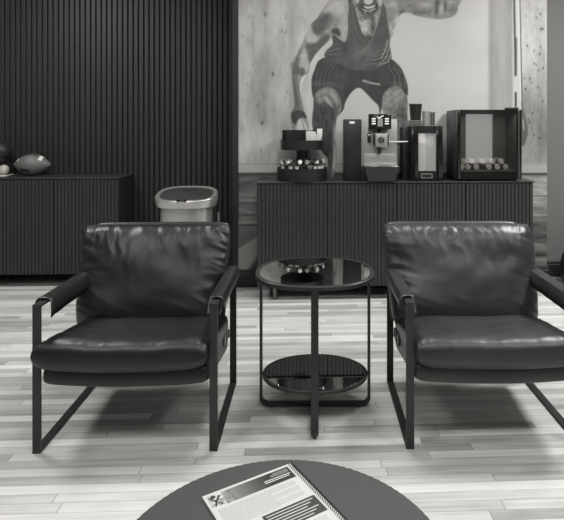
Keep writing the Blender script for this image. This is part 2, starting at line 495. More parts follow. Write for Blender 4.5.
    # face: jaw, beard, grin
    m = c.poly(Q([(95, -80), (98, 20), (130, 90), (180, 150), (235, 172), (290, 150), (335, 100), (385, 30), (395, -80)]), 84, .7)
    c.noise(1.4, 1.4, 30, m, 26)
    c.poly(Q([(96, -40), (140, -40), (145, 10), (128, 40), (104, 22)]), 168, 1, m=m)
    c.poly(Q([(325, -40), (392, -40), (386, 28), (352, 70), (338, 30)]), 176, 1, m=m)
    c.poly(Q([(195, -40), (285, -40), (282, 25), (240, 48), (200, 30)]), 186, .8, m=m)
    c.poly(Q([(165, 45), (240, 62), (320, 42), (322, 85), (290, 125), (235, 140), (190, 122), (168, 85)]), 60, .6, m=m)
    c.poly(Q([(190, 58), (240, 70), (308, 52), (290, 78), (240, 88), (208, 80)]), 196, .35, m=m)
    c.poly(Q([(180, 88), (240, 104), (312, 80), (300, 104), (240, 120), (196, 112)]), 150, .5, m=m)
    c.line(Q([(150, 40), (158, 100), (200, 140)]), 1.2, 56, 1, op=.8, m=m); c.line(Q([(330, 50), (318, 110), (280, 145)]), 1.2, 56, 1, op=.8, m=m)
    x, y = Q([(205, 128)])[0]; c.blob(x, y, 1.4, .9, 0, 70, m)
    x, y = Q([(265, 126)])[0]; c.blob(x, y, 1.6, .9, 0, 60, m)
    c.line(Q([(318, 190), (300, 330), (270, 420), (190, 520)]), .8, 118, op=.7)
    c.line(Q([(100, 60), (115, 250), (190, 400)]), .8, 60, op=.7)
    # his lowered arm
    m = c.poly(A([(345, -12), (312, 24), (290, 58), (264, 86), (246, 130), (226, 170), (208, 212), (206, 260), (211, 310), (214, 350), (203, 376), (202, 410), (214, 440), (238, 452), (258, 446), (262, 425), (258, 395), (247, 365), (241, 330), (240, 290), (246, 265), (262, 236), (268, 206), (292, 170), (330, 132), (344, 112), (362, 126), (382, 137), (390, 108), (388, 60), (393, 20), (385, -12)]), 128, .6)
    c.noise(4, 6, 26, m, 27); c.noise(2, 2, 12, m, 28)
    Z = lambda L: [(x/7.05+280, y/7.05) for x, y in L]
    c.poly(Z([(300, 70), (350, 15), (400, -20), (470, 0), (478, 80), (425, 120), (370, 90), (330, 92)]), 168, 4, m=m)
    c.poly(Z([(440, 110), (478, 110), (476, 220), (455, 284), (425, 245), (412, 200)]), 158, 2.5, m=m)
    c.poly(Z([(370, 205), (410, 200), (428, 235), (415, 255), (370, 240)]), 62, 1.5, m=m)
    c.poly(Z([(222, 165), (288, 108), (348, 98), (345, 165), (300, 225), (265, 250), (232, 225)]), 82, 3, m=m)
    c.poly(Z([(178, 240), (212, 172), (232, 232), (278, 268), (255, 305), (195, 306)]), 168, 1.5, m=m)
    c.poly(Z([(188, 308), (250, 306), (292, 262), (352, 240), (330, 310), (262, 380), (216, 446), (200, 400)]), 84, 1.8, m=m)
    c.poly(Z([(75, 494), (100, 430), (135, 385), (140, 420), (130, 520), (90, 540)]), 92, 2, m=m)
    c.poly(Z([(140, 400), (172, 345), (192, 400), (204, 494), (150, 500)]), 166, 2, m=m)
    c.poly(K([(50, 60), (78, 160), (96, 250), (112, 330), (105, 395), (40, 400), (48, 300)]), 96, 1.6, m=m)
    c.poly(K([(100, 70), (140, 60), (145, 105), (110, 110)]), 88, 1.4, m=m)
    c.poly(K([(120, 135), (172, 108), (162, 200), (142, 262), (152, 350), (172, 440), (160, 450), (128, 350), (110, 230)]), 194, 1.0, m=m)
    c.poly(K([(40, 400), (90, 375), (140, 385), (162, 432), (120, 430), (95, 465), (60, 470)]), 62, 1.0, m=m)
    c.poly(K([(88, 470), (122, 430), (150, 462), (178, 540), (160, 600), (100, 580)]), 186, .9, m=m)
    c.line(K([(118, 300), (135, 360), (150, 420)]), .7, 70, op=.7, m=m); c.line(K([(98, 200), (118, 270), (125, 330)]), .8, 64, op=.6, m=m)
    c.line(K([(122, 432), (140, 500), (150, 560)]), .7, 70, op=.7, m=m)
    c.noise(2.5, 4, 16, m, 44)
    # his raised arm and side
    m = c.poly(D([(219, -16), (216, 40), (224, 100), (237, 166), (262, 128), (285, 68), (318, 60), (352, 72), (400, 83), (470, 91), (520, 82), (548, 62), (556, 30), (545, -16)]), 134, .6)
    c.noise(5, 5, 20, m, 29)
    for (px, py, rx, ry, an, dv) in [(252, 20, 22, 16, 30, 30), (262, 90, 8, 24, 25, 44), (238, 130, 7, 20, 0, 20), (292, 60, 12, 14, 0, -46), (330, 30, 18, 14, 0, -24), (380, 58, 40, 12, 5, -34), (400, 20, 30, 12, 0, 18), (452, 40, 6, 34, 0, -50), (478, 36, 6, 26, 0, 34), (462, 10, 14, 10, 0, -40), (495, 30, 5, 26, 0, -46), (530, 40, 12, 24, 0, -18), (520, 10, 14, 8, 0, 22)]:
        x, y = px/4.7+340, py/4.7; c.blob(x, y, rx/4.2, ry/4.2, an, dv, m)
    c.line(D([(458, -6), (462, 30), (458, 60)]), .7, 60, op=.7); c.line(D([(244, 160), (262, 120), (276, 80)]), 1.4, 196, op=.7)
    for k in range(1, 5):
        c.line(D([(258-k*9, 142+k*12), (232-k*4, 190+k*10), (205-k*3, 250+k*6)]), .9, 190 if k % 2 == 0 else 70, op=.6)
    return c.v
ZM0, ZM1 = .136, ZC-.04
def mural_pos(U, W):
    p = np.zeros(U.shape+(3,)); p[..., 0] = XA+.003+(XB-XA-.003)*U; p[..., 1] = YW-.004; p[..., 2] = ZM0+(2.3-ZM0)*W
    return p
def mural_cv(U, W, p):
    d = p[..., 0]*ST+p[..., 1]*CT; xc = p[..., 0]*CT-p[..., 1]*ST
    return mural_canvas(xc/d*F+CX, CY+(H-p[..., 2])/d*F)
mu = thing('wall_mural', 'black and white photo mural of a crouching athlete covering the wall above the long cabinet', 'mural', ((XA+XB)/2, YW, ZM0))
sheet = grid_mesh('printed_sheet', 500, 460, mural_pos, mural_cv, M_print, gain=.84)
sheet.parent = mu; sheet.matrix_parent_inverse = Matrix.Translation(mu.location).inverted()

# ------------------------------------------------------------------ cabinets
def cabinet(label, x0, x1, yf, depth, splits, ztop=.825, zbot=.10, pit=.0262):
    t = thing('storage_cabinet', label, 'cabinet', ((x0+x1)/2, yf+depth/2, 0))
    ox, oy = t.location.x, t.location.y
    a, b = x0-ox, x1-ox; f = yf-oy; k = yf+depth-oy
    obj('body', B(a, b, f+.024, k, zbot, ztop-.008, bev=.003), M_blackm, t)
    obj('top_board', B(a-.004, b+.004, f-.002, k, ztop-.008, ztop, bev=.002), M_cabtop, t)
    edges = [a]+[s-ox for s in splits]+[b]
    for e0, e1 in zip(edges, edges[1:]):
        bm = bmesh.new(); d0, d1 = e0+.0025, e1-.0025
        box(bm, d0, d1, f+.012, f+.022, zbot+.002, ztop-.011)
        n = max(1, round((d1-d0)/pit)); w = (d1-d0)/n
        for i in range(n):
            box(bm, d0+i*w+.0026, d0+(i+1)*w-.0026, f+.004, f+.0125, zbot+.002, ztop-.011, bev=.003, seg=2)
        obj('door', bm, M_cab, t, smooth=False)
    n = 3
    for i in range(n):
        for s in (0, 1):
            xx = a+.12+(b-a-.24)*i/(n-1); yy = f+.06 if s == 0 else k-.06
            bm = bmesh.new()
            lathe(bm, [(0, 0), (.011, 0), (.017, zbot), (0, zbot)], 16, (xx, yy, 0))
            obj('leg', bm, M_steeld, t)
    return t
YC = 3.80
XC0 = on_y(257, YC)[0]; XC1 = on_y(534, YC)[0]
cabinet('long charcoal ribbed cabinet under the mural carrying the coffee machine', XC0, XC1, YC, .355, [XC0+(XC1-XC0)*k/4 for k in (1, 2, 3)])
YC2 = 4.205
XD1 = on_y(118.3, YC2)[0]; XD0 = XD1-1.92
cabinet('dark ribbed cabinet against the slatted wall carrying the football', XD0, XD1, YC2, .36, [XD0+1.92*k/4 for k in (1, 2, 3)])
ZT = .825

# ------------------------------------------------------------------ balls on the left cabinet
def football():
    d = 4.33; c = at(32.3, 163.2, d)
    a = 18.6/F*d; b = 11.2/F*d
    c.z = ZT+b*1.0
    t = thing('football', 'grey football with white stripes lying on the dark cabinet', 'ball', (c.x, c.y, ZT))
    bm = bmesh.new(); prof = []
    for i in range(33):
        s = -1+2*i/32
        prof.append((max(0, b*(1-abs(s)**1.75)**.92), s*a))
    lathe(bm, prof, 40, (0, 0, b), 'X')
    obj('body', bm, M_ball, t)
    def rad(s): return b*(1-abs(s)**1.75)**.92
    for s0, s1 in ((-.70, -.58), (.46, .62)):
        bm = bmesh.new()
        for ang0, ang1 in ((35, 150),):
            grid = []
            for i in range(5):
                s = s0+(s1-s0)*i/4; row = []
                for j in range(13):
                    an = R(ang0+(ang1-ang0)*j/12); r = rad(s)+.0008
                    row.append(bm.verts.new((s*a, -r*math.cos(an), b+r*math.sin(an))))
                grid.append(row)
            for i in range(4):
                for j in range(12): bm.faces.new((grid[i][j], grid[i+1][j], grid[i+1][j+1], grid[i][j+1]))
        obj('stripe', bm, M_whitep, t)
    bm = bmesh.new()
    for i in range(8):
        s = -.33+.66*i/7; r = rad(s)
        p = [Vector((s*a, -(r+.0015)*math.cos(R(q)), b+(r+.0015)*math.sin(R(q)))) for q in (58, 64, 70, 76, 82)]
        tube(bm, p, .002, 6)
    p = [Vector((s*a, -(rad(s)+.001)*math.cos(R(70)), b+(rad(s)+.001)*math.sin(R(70)))) for s in [-.36+.72*i/10 for i in range(11)]]
    tube(bm, p, .0018, 6)
    obj('laces', bm, M_black, t)
    bm = bmesh.new()
    g = []
    for i in range(9):
        s = -.5+.62*i/8
        g.append([bm.verts.new((s*a, -(rad(s)+.0007)*math.cos(R(q)), b+(rad(s)+.0007)*math.sin(R(q)))) for q in (-22, -27, -32)])
    for i in range(8):
        for j in range(2): bm.faces.new((g[i][j], g[i+1][j], g[i+1][j+1], g[i][j+1]))
    obj('printed_mark', bm, M_black, t)
football()
d = 4.33
c = at(-1.0, 155.0, d); rb = 11.4/F*d
t = thing('clear_ball_case', 'small clear display case holding a white baseball on the dark cabinet', 'display case', (at(0, 177, d).x, c.y, ZT))
w = 10.0/F*d
cs = 13.0/F*d
obj('base', B(-w, w, -w, w, 0, .008, bev=.002), M_whitep, t)
obj('cover', B(-w+.003, w-.003, -w+.003, w-.003, .008, cs, bev=.002), M_clear, t)
# white baseball
rw = 4.9/F*d
bx = at(3.8, 0, d).x
bm = bmesh.new(); lathe(bm, [(rw*math.sin(math.pi*i/16), -rw*math.cos(math.pi*i/16)) for i in range(17)], 28, (0, 0, rw))
bb = thing('baseball', 'white baseball inside the clear case at the left edge', 'ball', (bx, c.y, ZT+.0085))
obj('body', bm, M_whitep, bb)
bm = bmesh.new()
pts = []
for i in range(49):
    th = 2*math.pi*i/48; al = .44
    v = Vector((math.cos(th)+.42*math.cos(3*th), math.sin(th)-.42*math.sin(3*th), 1.3*math.sin(2*th))).normalized()*rw*1.0
    pts.append(v+Vector((0, 0, rw)))
tube(bm, pts, .0011, 5)
obj('seam', bm, M_midp, bb)
# dark ball resting on the case
zb = ZT+cs+rb
bm = bmesh.new(); lathe(bm, [(rb*math.sin(math.pi*i/24), -rb*math.cos(math.pi*i/24)) for i in range(25)], 40, (0, 0, rb))
db = thing('basketball', 'dark ball above the clear case at the left edge', 'ball', (at(-1.0, 0, d).x, c.y, ZT+cs))
obj('body', bm, M_bball, db)
bm = bmesh.new()
for k in range(3):
    ring = []
    for i in range(49):
        a = 2*math.pi*i/48; v = Vector((math.cos(a), 0, math.sin(a)))
        v.rotate(Matrix.Rotation(R(20), 3, 'Y')); v.rotate(Matrix.Rotation(R(60*k+25), 3, 'Z')); ring.append(v*rb*1.0005+Vector((0, 0, rb)))
    tube(bm, ring, .0017, 5)
obj('seam', bm, M_black, db)

# ------------------------------------------------------------------ steel bin
def bin_():
    d = 3.92
    cx = (156.6+217)/2; c = cam2w((cx-CX)/F*d, d, 0)
    hw = 30.2/F*d; hd = .155
    t = thing('trash_bin', 'brushed steel trash bin with dark lid behind the left armchair', 'trash bin', c, -TH)
    n = 64
    def sup(a, w, dd, p=2.8):
        ca, sa = math.cos(a), math.sin(a)
        return (abs(ca)**(2/p))*math.copysign(w, ca), (abs(sa)**(2/p))*math.copysign(dd, sa)
    def loft(levels, m, name, parent=t, capb=True, capt=True):
        bm = bmesh.new(); rings = []
        for (w, dd, z, tilt) in levels:
            ring = []
            for i in range(n):
                x, y = sup(2*math.pi*i/n, w, dd); ring.append(bm.verts.new((x, y, z+tilt*y/hd)))
            rings.append(ring)
        for a, b in zip(rings, rings[1:]):
            for i in range(n): bm.faces.new((a[i], a[(i+1) % n], b[(i+1) % n], b[i]))
        if capb: bm.faces.new(rings[0])
        if capt: bm.faces.new(rings[-1])
        return obj(name, bm, m, parent)
    zr = .645
    k = .83
    loft([(hw*k*.97, hd*k*.97, 0, 0), (hw*k, hd*k, .008, 0), (hw*k, hd*k, .03, 0)], M_black, 'base')
    loft([(hw*k, hd*k, .03, 0), (hw*k, hd*k, zr+.02, 0)], M_steel, 'body')
    loft([(hw*.93, hd*.93, zr, 0), (hw*.96, hd*.96, zr+.005, 0), (hw, hd, zr+.045, 0.0), (hw*1.005, hd*1.005, zr+.075, .028), (hw*.985, hd*.985, zr+.088, .034), (hw*.95, hd*.93, zr+.092, .038), (hw*.86, hd*.80, zr+.085, .038)], M_steel, 'rim', capt=False)
    lid = loft([(hw*.87, hd*.82, zr+.06, .038), (hw*.865, hd*.81, zr+.086, .038), (hw*.80, hd*.72, zr+.092, .038)], M_steeld, 'lid')
    bm = bmesh.new(); lathe(bm, [(.05, 0), (.05, .003), (.046, .004), (0, .004)], 32, (0, 0, 0), sy=.5)
    xform(bm, Matrix.Translation((0, .03, zr+.098)) @ Matrix.Rotation(math.atan2(.038, hd), 4, 'X'))
    obj('badge', bm, M_chrome, lid)
    obj('sensor', B(-.035, .035, -hd*1.0, -hd*.86, zr+.040, zr+.062, bev=.004), M_gloss, t)
    return t
bin_()
p = at(218.5, 217, 4.2)
t = thing('slim_post', 'slim pale post standing just right of the steel trash bin', 'post', (p.x, p.y, 0))
bm = bmesh.new(); lathe(bm, [(0, 0), (.05, 0), (.05, .008), (.012, .014), (.010, .016), (.010, z_at(212.5, 4.2)), (0, z_at(212.5, 4.2)+.004)], 24)
obj('pole', bm, M_steel, t)

# ------------------------------------------------------------------ armchairs
def pillow(w, dd, t, nu=72, nv=60, p=7, q=.42, wf=None, wl=None, disp=None, sag=None, sq=8):
    """closed cushion: x across, y along, z thickness; returns bmesh centred at origin"""
    bm = bmesh.new(); top = {}; bot = {}
    for i in range(nu+1):
        for j in range(nv+1):
            u = math.sin(math.pi/2*(-1+2*i/nu)); v = math.sin(math.pi/2*(-1+2*j/nv))
            h = max(0, (1-abs(u)**p)*(1-abs(v)**p))**q*t/2
            cu = u*(1-.035*abs(v)**sq); cv = v*(1-.03*abs(u)**sq)
            ww = w/2*(wf(v) if wf else 1)*(wl(v) if wl and u < 0 else 1)
            x, y = cu*ww, cv*dd/2
            dz = disp(u, v) if disp else 0
            e = min(1, h/(t*.2))
            zs = sag(u, v) if sag else 0
            edge = i in (0, nu) or j in (0, nv)
            a = bm.verts.new((x, y, zs+h+dz*e)); top[i, j] = a
            bot[i, j] = a if edge else bm.verts.new((x, y, zs-h+.3*dz*e))
    for i in range(nu):
        for j in range(nv):
            bm.faces.new((top[i, j], top[i+1, j], top[i+1, j+1], top[i, j+1]))
            bm.faces.new((bot[i, j+1], bot[i+1, j+1], bot[i+1, j], bot[i, j]))
    return bm
def wrinkles(seed, amp):
    o = Vector((seed*13.1, seed*7.7, seed*3.3))
    def f(u, v):
        top = math.exp(-((1-v)/.62)**1.6); side = math.exp(-((1-abs(u))/.20)**1.4); bot = math.exp(-((v+1)/.3))
        w = u+.10*noise.noise(o+Vector((u*3, v*3, 2)))
        a = .6-abs(noise.noise(o+Vector((w*6.5+v*.9, v*.9, 0))))*2.4            # folds falling from the top seam
        a2 = .5-abs(noise.noise(o+Vector((w*14-v*1.5, v*1.6, 3))))*2.2
        b = .5-abs(noise.noise(o+Vector((u*2.2, v*6+u*2.4, 5))))*2.4
        g = noise.noise(o+Vector((u*1.6, v*1.6, 9)))
        g2 = noise.noise(o+Vector((u*4.2, v*3.4, 19)))
        return amp*(top*(a*.9+a2*.35)+side*b*.9+bot*b*.25)+amp*1.1*g+amp*.28*g2
    return f
def armchair(label, loc, rz, leather, seed, dx=0.0, bwid=.655, bulge=0.0):
    t = thing('armchair', label, 'armchair', loc, rz, None)
    W, L, HA = .680, .545, .548          # outer width, frame length, arm height
    bw, bt = .015, .0055                 # half width and half thickness of the flat bar
    for s in (-1, 1):
        xc = s*(W/2-bw)
        path = [(xc, bt, HA/2), (xc, bt, HA-bt), (xc, L-bt, HA-bt), (xc, L-bt, bt), (xc, bt, bt)]
        bm = bmesh.new(); sweep(bm, path[1:], rect(bw, bt, .0012), (1, 0, 0), closed=True)
        fr = obj('side_frame', bm, M_frame, t)
        # leather sleeve folded over the arm bar
        prof = []
        inn, out = -s, s
        for (a, z) in [(.0225, -.062), (.0235, -.035), (.0225, -.008), (.018, .001), (.008, .0045), (-.006, .005), (-.016, .0025), (-.0205, -.005), (-.022, -.02), (-.0225, -.036)]:
            prof.append((inn*a, z))
        bm = bmesh.new(); rows = []
        y0, y1 = .055, L-.012; n = 26
        for i in range(n+1):
            y = y0+(y1-y0)*i/n; row = []
            fl = math.exp(-(i/2.6)) ; lift = .004*math.sin(i*.9)*.4
            for k, (a, z) in enumerate(prof):
                hang = max(0, -z)/.052
                row.append(bm.verts.new((xc+a*1.2*(1+.22*fl*hang+.06*noise.noise(Vector((i*.3, k*.4, seed)))), y-.012*hang*fl, HA+z+.002*noise.noise(Vector((i*.35, seed, k*.2)))*hang+.0012)))
            rows.append(row)
        for i in range(n):
            for k in range(len(prof)-1): bm.faces.new((rows[i][k], rows[i+1][k], rows[i+1][k+1], rows[i][k+1]))
        sl = obj('arm_sleeve', bm, leather, t)
        md = sl.modifiers.new('thick', 'SOLIDIFY'); md.thickness = .0035; md.offset = 1
        # side rail carrying the sling, rises to the front
        bm = bmesh.new(); xr = s*(W/2-2*bw-.006)
        sweep(bm, [(xr, .010, .322), (xr, L-.010, .246)], rect(.005, .012, .001), (1, 0, 0))
        obj('seat_rail', bm, M_frame, t)
        for yy in (.36, .43):
            zz = .322-(yy-.01)/(L-.02)*.076
            obj('strap_buckle', B(xr+s*.004, xr+s*.012, yy-.016, yy+.016, zz-.02, zz+.03, bev=.002), M_steeld, t)
    # cross bars
    bm = bmesh.new(); sweep(bm, [(-W/2+.03, L-.02, .235), (W/2-.03, L-.02, .235)], rect(.012, .005, .001), (0, 0, 1)); obj('rear_bar', bm, M_frame, t)
    # sling under the seat
    tilt = R(-8.0)
    def place(bm, y, z, rx, x=0.0):
        return xform(bm, Matrix.Translation((x, y, z)) @ Matrix.Rotation(rx, 4, 'X'))
    bm = pillow(.622, .535, .070, 48, 48, p=24, q=.2, disp=lambda u, v: .004*noise.noise(Vector((u*3, v*3, seed))), sag=lambda u, v: -.012*(1-u*u))
    place(bm, .258, .252, tilt); obj('seat_sling', bm, leather, t)
    # seat cushion
    wr = wrinkles(seed, .004)
    def sdisp(u, v):
        g = noise.noise(Vector((u*2.2, v*2.2, seed*5)))*.006
        fr = math.exp(-((v+1)/.25)) ; b = 1-abs(noise.noise(Vector((u*9, v*2, seed+3))))*2.5
        return g+.0016*fr*b+.0024*noise.noise(Vector((u*6, v*9, seed)))+.012*(1-u*u)*(1-v*v)
    bm = pillow(.628, .575, .122, 90, 84, p=10, q=.34, wl=lambda v: 1+bulge*max(0, min(1, (-.84-v)/.07)), disp=sdisp, sag=lambda u, v: -.012*(1-u*u))
    place(bm, .234, .336, tilt); obj('seat_cushion', bm, leather, t)
    # back panel and back cushion
    rec = R(69)
    bm = pillow(.655, .47, .035, 30, 30, p=16, q=.3)
    place(bm, .580, .520, rec, dx); obj('back_panel', bm, leather, t)
    bm = pillow(bwid, .455, .165, 110, 96, p=5, q=.44, wf=lambda v: .925+.085*min(1, (v+1)/1.6), disp=wrinkles(seed+1, .0085), sag=lambda u, v: .012*(v < 9)*(1-v)/2)
    place(bm, .488, .530, rec, dx); bc = obj('back_cushion', bm, leather, t)
    # corner tuft and piping of the back cushion
    pts = []
    for k in range(65):
        u = math.sin(math.pi/2*(-1+2*k/64)); v = 1
        pts.append(Vector((u*(1-.035)*bwid/2*1.01, (1-.03*abs(u)**8)*.455/2, .0)))
    bm = bmesh.new(); tube(bm, pts, .0032, 6); place(bm, .488, .530, rec, dx); obj('piping', bm, M_pipe, bc)
    return t
def chair_spot(pl, pr, W=.68):
    pass
lf = floor_at(32.5, 453.8); rf = floor_at(217, 451.5)
armchair('black leather armchair left of the side table', (lf+rf)/2, math.atan2((rf-lf).y, (rf-lf).x), M_leather, 1.0, -.032, .685, .075)
lf2 = floor_at(406.3, 449.4); rz2 = R(-1.8)
ctr = lf2+Vector((math.cos(rz2), math.sin(rz2), 0))*.34
armchair('sheeny black leather armchair right of the side table cut by the frame edge', ctr, rz2, M_leather2, 2.3, -.006, .705)

# ------------------------------------------------------------------ side table
def side_table():
    c = cam2w((315-CX)/F*2.374, 2.374, 0)
    t = thing('side_table', 'round two-tier side table with smoked mirror tops between the armchairs', 'side table', c, -TH+R(.3))
    RT, ZTp = .2555, .586
    def sq(a, p=2.25):
        return 1/((abs(math.cos(a))**p+abs(math.sin(a))**p)**(1/p))
    bm = bmesh.new()
    lathe(bm, [(RT-.016, -.004), (RT-.016, .0), (RT-.003, .0), (RT, -.003), (RT, -.016), (RT-.003, -.019), (RT-.016, -.019), (RT-.016, -.004)], 96, (0, 0, ZTp), rfun=sq, sy=.975)
    obj('top_rim', bm, M_frame, t)
    bm = bmesh.new(); lathe(bm, [(0, -.010), (RT-.0165, -.010), (RT-.0165, -.0025), (RT-.019, -.001), (0, -.001)], 96, (0, 0, ZTp), rfun=sq, sy=.975)
    obj('top_glass', bm, M_mirror, t, smooth=False)
    RS, ZS, sy = .2255, .150, .82
    bm = bmesh.new()
    lathe(bm, [(RS-.009, -.003), (RS-.009, 0), (RS-.002, 0), (RS, -.002), (RS, -.014), (RS-.002, -.016), (RS-.009, -.016), (RS-.009, -.003)], 96, (0, 0, ZS), sy=sy)
    obj('shelf_rim', bm, M_frame, t)
    bm = bmesh.new(); lathe(bm, [(0, -.010), (RS-.0095, -.010), (RS-.0095, -.002), (RS-.011, -.001), (0, -.001)], 96, (0, 0, ZS), sy=sy)
    obj('shelf_glass', bm, M_mirror, t, smooth=False)
    zb = .012
    for k, (rr, ax) in enumerate(((.2325, 0), (.270, 1))):
        z1 = ZTp-.019
        if ax == 0: cor = [(-rr, 0, z1), (-rr, 0, zb), (rr, 0, zb), (rr, 0, z1)]; up = (0, 1, 0)
        else: cor = [(0, -.240, z1), (0, -rr, zb+.001), (0, rr, zb+.001), (0, .240, z1)]; up = (1, 0, 0)
        bm = bmesh.new(); sweep(bm, rounded(cor, .03, 7), rect(.0145, .0055, .001), up)
        lg = obj('leg_frame', bm, M_frame, t)
        for s in (-1, 1):
            p = (s*(rr-.045), 0, 0) if ax == 0 else (0, s*(rr-.045), 0)
            obj('glide', lathe(bmesh.new(), [(0, 0), (.010, 0), (.010, .0065), (0, .0065)], 14, p), M_black, lg)
    for s in (-1, 1): obj('connector', B(s*.2275-.004, s*.2275+.004, -.006, .006, ZS-.012, ZS-.004), M_frame, t)
side_table()

# ------------------------------------------------------------------ coffee table and booklet
ZCT = .42; RC = .316
dct = F*(H-ZCT)/(459.3-CY)-RC
cc = cam2w((284-CX)/F*1.12, dct, 0)
t = thing('coffee_table', 'round dark drum coffee table in the foreground carrying the booklet', 'coffee table', cc)
flute = lambda n, am: (lambda a: 1+am*(abs(math.sin(a*n/2))-.5))
bm = bmesh.new(); lathe(bm, [(0, ZCT-.022), (RC, ZCT-.022), (RC, ZCT-.002), (RC-.002, ZCT), (0, ZCT)], 720, rfun=flute(110, .004)); obj('tabletop', bm, M_table, t)
bm = bmesh.new(); lathe(bm, [(0, .02), (RC-.03, .02), (RC-.03, ZCT-.022), (0, ZCT-.022)], 720, rfun=flute(110, .012)); obj('drum', bm, M_cab, t)
bm = bmesh.new(); lathe(bm, [(0, 0), (RC-.06, 0), (RC-.06, .02), (0, .02)], 64); obj('plinth', bm, M_blackm, t)
A_ = floor_at(202, 497, ZCT+.004); B_ = floor_at(290, 468.5, ZCT+.004)
u = (B_-A_); ang = math.atan2(u.y, u.x)+R(4.5); bwid = .213; blen = .285
bk = thing('spiral_booklet', 'spiral bound white booklet with dark header lying on the coffee table', 'booklet', (A_.x, A_.y, ZCT), ang)
obj('page_block', B(0, bwid, -blen, 0, .0003, .0042), M_pale, bk, smooth=False)
def bk_pos(U, W):
    p = np.zeros(U.shape+(3,)); p[..., 0] = bwid*U; p[..., 1] = -blen*W; p[..., 2] = .0046; return p
def bk_cv(U, W, p):
    c = Canvas(U*bwid*1000, W*blen*1000, 214)
    X, Y = c.X, c.Y
    hd = (Y > 7) & (Y < 49) & (X > 5) & (X < 201)
    c.v = np.where(hd, np.clip(165-(X-30)*.95, 52, 190), c.v)
    c.v = np.where(hd & (X < 38), 196, c.v); c.noise(6, 6, 60, (hd & (X < 60)).astype(float), 2)
    m = None
    c.line([(10, 14), (20, 30), (14, 44)], 3.5, 50); c.line([(20, 30), (32, 16)], 4, 60); c.line([(18, 30), (30, 40), (24, 46)], 3, 70); c.line([(12, 24), (34, 30)], 2, 60)
    c.poly([(14, 10), (22, 10), (23, 18), (15, 19)], 60); c.line([(8, 40), (16, 36), (34, 46)], 2, 90)
    c.line([(6, 47), (36, 47)], 2, 235)
    rng = random.Random(5)
    def text(x0, x1, y, h, g, wd=(3, 9)):
        x = x0
        while x < x1:
            w = min(rng.uniform(*wd), x1-x); c.line([(x, y), (x+w, y)], h, g, .6); x += w+1.6
    for k, (a, b) in enumerate(((160, 196), (152, 196), (152, 194))): text(a, b, 13+k*4.2, 1.3, 215)
    text(132, 196, 29, 2.4, 240, (6, 14)); text(132, 190, 35, 2.4, 240, (6, 14))
    for k in range(15): text(12, 188-(k % 5 == 4)*60, 58+k*4.0, .9, 120)
    dk = (Y > 122) & (Y < 176) & (X > 78) & (X < 201)
    c.v = np.where(dk, 66, c.v)
    for k in range(6): text(86, 192-(k % 3)*10, 129+k*8, 2.2, 230, (5, 13))
    for k in range(7): text(12, 70, 126+k*7, .9, 130)
    for k in range(20): text(12, 190, 186+k*4.6, .9, 130)
    return c.v
cov = grid_mesh('printed_cover', 330, 400, bk_pos, bk_cv, M_paper, parent=bk, gain=.8)
bm = bmesh.new()
n = 44
for i in range(n):
    y = -.006-(blen-.012)*i/(n-1)
    ring = [Vector((bwid-.002+.0052*math.cos(a), y, .0052+.0048*math.sin(a))) for a in [2*math.pi*k/12 for k in range(13)]]
    tube(bm, ring, .0008, 5)
obj('spiral_binding', bm, M_black, bk)

# ------------------------------------------------------------------ things on the long cabinet
def px_box(x0, x1, y0, y1, dfront, depth):
    "box standing where photo columns x0..x1 and rows y0..y1 lie at distance dfront"
    xm = (x0+x1)/2
    c = cam2w((xm-CX)/F*dfront, dfront, 0)
    return c, (x1-x0)/2/F*dfront, z_at(y0, dfront), z_at(y1, dfront)
S = lambda px, d: px/F*d
# --- two tier carousel
dk = 3.965
cpos = cam2w((302.2-CX)/F*dk, dk, 0)
ca = thing('carousel_stand', 'black two-tier round carousel holding creamers and packets', 'organiser', (cpos.x, cpos.y, ZT))
def tray(name, r, z0, h, th=.004, back=0.0, parent=ca):
    bm = bmesh.new(); n = 64
    lathe(bm, [(0, z0), (r, z0), (r, z0+h), (r-th, z0+h), (r-th, z0+th), (0, z0+th)], n)
    return obj(name, bm, M_black, parent)
Rb = S(25.2, dk); Rt = S(21.6, dk); z1 = z_at(149.5, dk)-ZT; hb = S(17.5, dk)
tray('lower_tray', Rb, 0, hb*.72)
tray('upper_tray', Rt, z1, S(9.5, dk))
obj('tray_insert', lathe(bmesh.new(), [(0, .005), (Rb-.0045, .005), (Rb-.0045, .06), (0, .06)], 64), M_black, ca)
bm = bmesh.new(); lathe(bm, [(0, .004), (S(5.9, dk), .004), (S(5.9, dk), z1), (0, z1)], 40); obj('column', bm, M_black, ca)
# taller half wall and dividers on the upper tray
bm = bmesh.new(); zt = S(19.5, dk)
for a0, a1 in ((20, 160),):
    vs = []
    for k in range(31):
        a = R(a0+(a1-a0)*k/30)
        vs.append([bm.verts.new((rr*math.cos(a), rr*math.sin(a), z1+zz)) for rr, zz in ((Rt-.001, .004), (Rt-.001, zt), (Rt-.005, zt), (Rt-.005, .004))])
    for p_, q_ in zip(vs, vs[1:]):
        for k in range(4): bm.faces.new((p_[k], p_[(k+1) % 4], q_[(k+1) % 4], q_[k]))
    bm.faces.new(vs[0]); bm.faces.new(vs[-1])
obj('back_guard', bm, M_black, ca)
for ang in (90, 222):
    bm = B(.0, Rt-.006, -.0018, .0018, z1+.004, z1+zt*.98); xform(bm, Matrix.Rotation(R(ang), 4, 'Z')); obj('divider', bm, M_black, ca)
